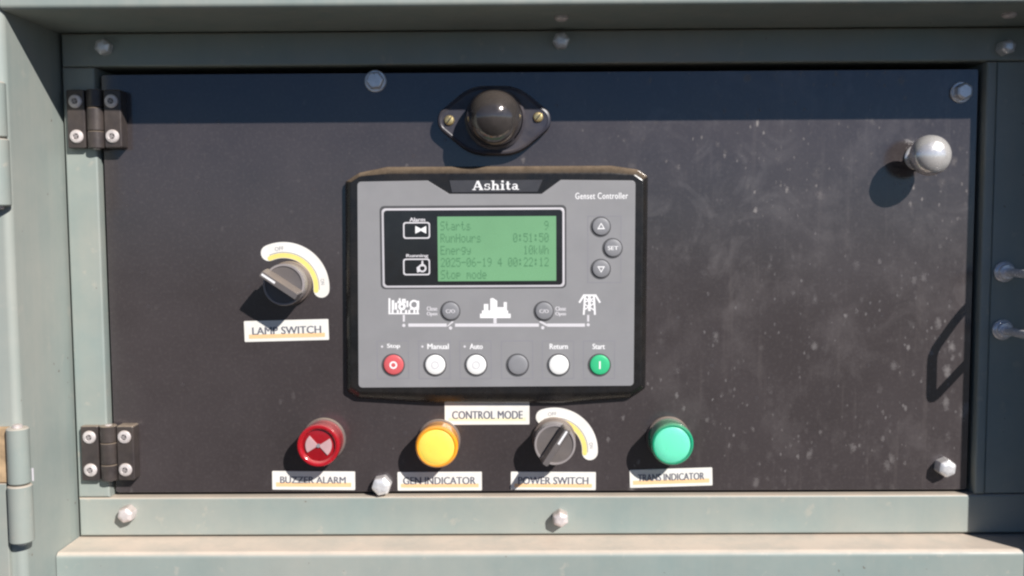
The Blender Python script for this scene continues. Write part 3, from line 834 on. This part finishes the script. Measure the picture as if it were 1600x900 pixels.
sticker('LAMP SWITCH', 381, 514, 500, 533, 1.2, 'white sticker reading LAMP SWITCH below the left selector switch', 394, 502, 510, 522, (388, 508, 521.5, 528))
sticker('CONTROL MODE', 694, 828, 628, 664, 0.0, 'white sticker reading CONTROL MODE tucked under the controller', 706, 817, 642, 655, (700, 822, 653, 658), 'pale_yellow_ink')
sticker('BUZZER ALARM', 424, 556, 736, 766, -0.6, 'white sticker reading BUZZER ALARM below the red lamp', 437, 541, 744.5, 755.5, (430, 550, 754, 761))
sticker('GEN INDICATOR', 620, 754, 737, 767, 0.0, 'white sticker reading GEN INDICATOR below the amber lamp', 629, 744, 745, 757, (625, 749, 756, 762))
sticker('POWER SWITCH', 797, 932, 737, 766, -0.5, 'white sticker reading POWER SWITCH below the right selector switch', 809, 920, 745, 757, (803, 926, 756, 762))
sticker('TRANS INDICATOR', 983, 1114, 732, 761, 1.6, 'white sticker reading TRANS INDICATOR below the green lamp', 996, 1101, 739.5, 751, (988, 1109, 749.5, 756))

# ------------------------------------------------------------------ selector switches with their curved stickers
def band(cx, cy, r0, r1, a0, a1, cap, n=26):
    """curved strip with rounded ends, angles in degrees"""
    o = [(cx + r1 * math.cos(R(a0 + (a1 - a0) * i / n)), cy + r1 * math.sin(R(a0 + (a1 - a0) * i / n))) for i in range(n + 1)]
    rm, rh = (r0 + r1) / 2, (r1 - r0) / 2
    ex, ey = cx + rm * math.cos(R(a1)), cy + rm * math.sin(R(a1))
    o += [(ex + rh * math.cos(R(a1 + b)), ey + rh * math.sin(R(a1 + b))) for b in range(20, 180, 20)]
    o += [(cx + r0 * math.cos(R(a1 + (a0 - a1) * i / n)), cy + r0 * math.sin(R(a1 + (a0 - a1) * i / n))) for i in range(n + 1)]
    ex, ey = cx + rm * math.cos(R(a0)), cy + rm * math.sin(R(a0))
    o += [(ex + rh * math.cos(R(a0 + 180 + b)), ey + rh * math.sin(R(a0 + 180 + b))) for b in range(20, 180, 20)]
    return o
def selector(px, py, ang, label, white_end):
    hd = 0.0195
    x, y = at(px, py, hd)
    t = thing('selector_switch', x, y, 0, label, 'switch', 'rotary selector switches on the black door')
    MB().lathe([(0.0152, 0.0001), (0.0152, 0.0030), (0.0146, 0.0044), (0.0140, 0.0046), (0.0138, 0.0075)], n=40).build('collar', M['collar'], t)
    MB().lathe([(0.0136, 0.0046), (0.0140, 0.0140), (0.0142, hd - 0.0008), (0.0138, hd), (0.0127, hd), (0.0125, hd - 0.0008)], n=44, cap1=False).build('rim', M['knob_rim'], t)
    MB().lathe([(0.0126, 0.010), (0.0126, hd - 0.0008)], n=44).build('cap', M['grey_knob'], t)
    L0, L1, hwid = 0.0152, 0.0138, 0.0034
    o0 = rrect(-L1, L0, -hwid, hwid, 0.0012, 4)
    o1 = rrect(-L1 * .97, L0 * .98, -hwid * 0.55, hwid * 0.55, 0.0008, 4)
    bar = MB().loft([(o0, hd - 0.001), (o0, hd + 0.004), (blend(o0, o1, .85), 0.0300), (o1, 0.0306)])
    bar.move(0, 0, 0, R(ang)).build('grip_bar', M['grey_knob'], t)
    s = -1 if white_end < 0 else 1
    a, b = sorted((s * 0.0035, s * 0.0140))
    MB().box(a, b, -0.0007, 0.0007, 0.0300, 0.0308).move(0, 0, 0, R(ang)).build('pointer_line', M['print'], t)
    return x, y
def curved_sticker(cx, cy, px_in, px_out, a0, a1, label, marks):
    t = thing('curved_sticker', cx, cy, 0, label, 'sticker', 'curved white stickers around the selectors')
    r0, r1 = mm(px_in), mm(px_out)
    MB().slab(band(0, 0, r0, r1, a0, a1, 1), 0.00005, 0.0004).build('plate', M['sticker'], t)
    MB().flat(band(0, 0, r0 + mm(0.7), r0 + mm(8.0), a0 - 2, a1 + 2, 1), 0.00045).build('yellow_band', M['yellow_ink'], t, 0)
    m = MB(); m.flat(band(0, 0, r0 + mm(8.6), r0 + mm(9.6), a0, a1, 1), 0.00048)
    m.build('thin_line', M['groove'], t, 0)
    for aa, word in marks:
        rr_ = r0 + mm(15)
        text_shape(word, (-mm(2.3 * len(word)), mm(2.3 * len(word)), -mm(3), mm(3)), 0.0005).move(rr_ * math.cos(R(aa)), rr_ * math.sin(R(aa)), 0, R(aa - 90)).build('lettering', M['groove'], t, 0)
sx, sy = selector(443, 445, 146, 'dark selector switch above the LAMP SWITCH sticker, bar slanting to upper left', 1)
ax, ay = at(442, 449, 0)
curved_sticker(ax + 0.001, ay, 46, 71, -4, 113, 'curved white and yellow sticker around the lamp selector', ((96, 'OFF'), (8, 'ON')))
sx, sy = selector(867, 695, 57, 'dark selector switch above the POWER SWITCH sticker, bar slanting to upper right', 1)
ax, ay = at(866, 704, 0)
curved_sticker(ax, ay, 44, 69, -3, 107, 'curved white and yellow sticker around the power selector', ((93, 'OFF'), (8, 'ON')))

# ------------------------------------------------------------------ pilot lamps and the buzzer
def pilot(name, px, py, label, cat, ring, lens, buzzer=False):
    hd = 0.0205
    x, y = at(px, py, hd)
    t = thing(name, x, y, 0, label, cat, 'round signal lamps in the row under the controller')
    MB().lathe([(0.0153, 0.0001), (0.0153, 0.0016), (0.0149, 0.0024), (0.0140, 0.0026)], n=44).build('collar', M['collar'], t)
    if not buzzer:
        MB().lathe([(0.0142, 0.0020), (0.0146, 0.0140), (0.0147, hd - 0.0022), (0.0143, hd - 0.0008), (0.0132, hd), (0.0124, hd - 0.0002), (0.0122, hd - 0.0008)], n=48, cap1=False).build('lens_ring', ring, t, 50)
        MB().lathe([(0.0123, hd - 0.0030), (0.0123, hd - 0.0007), (0.0110, hd - 0.0001), (0.0070, hd + 0.0004), (0.0010, hd + 0.0006)], n=48).build('lens', lens, t, 60)
    else:
        MB().lathe([(0.0142, 0.0020), (0.0146, 0.0140), (0.0147, hd - 0.0020), (0.0142, hd - 0.0004), (0.0130, hd), (0.0116, hd - 0.0006), (0.0110, hd - 0.0022)], n=48, cap1=False).build('housing', ring, t, 50)
        MB().lathe([(0.0112, hd - 0.004), (0.0112, hd - 0.0024), (0.0070, hd - 0.0018), (0.0010, hd - 0.0016)], n=48).build('grille', lens, t, 60)
        for s in (0, 180):
            fan = [(0.0012 * math.cos(R(s + a)), 0.0012 * math.sin(R(s + a))) for a in (40, -40)]
            fan += [(0.0090 * math.cos(R(s + a)), 0.0090 * math.sin(R(s + a))) for a in range(-40, 41, 8)]
            MB().slab(fan, hd - 0.0024, hd - 0.0009, 0.0002).move(0, 0, 0, R(-8)).build('horn_mark', M['pink'], t)
        MB().lathe([(0.0013, hd - 0.002), (0.0013, hd - 0.0005)], n=16).build('centre_pin', M['groove'], t)
    return t
pilot('buzzer_lamp', 497, 697, 'red round buzzer with pale horn mark above the BUZZER ALARM sticker', 'buzzer', M['red_lens'], M['red_inner'], True)
pilot('pilot_lamp', 682, 699, 'amber round pilot lamp above the GEN INDICATOR sticker', 'lamp', M['amber_ring'], M['amber'])
pilot('pilot_lamp', 1051, 695, 'green round pilot lamp above the TRANS INDICATOR sticker', 'lamp', M['green_ring'], M['green_lens'])
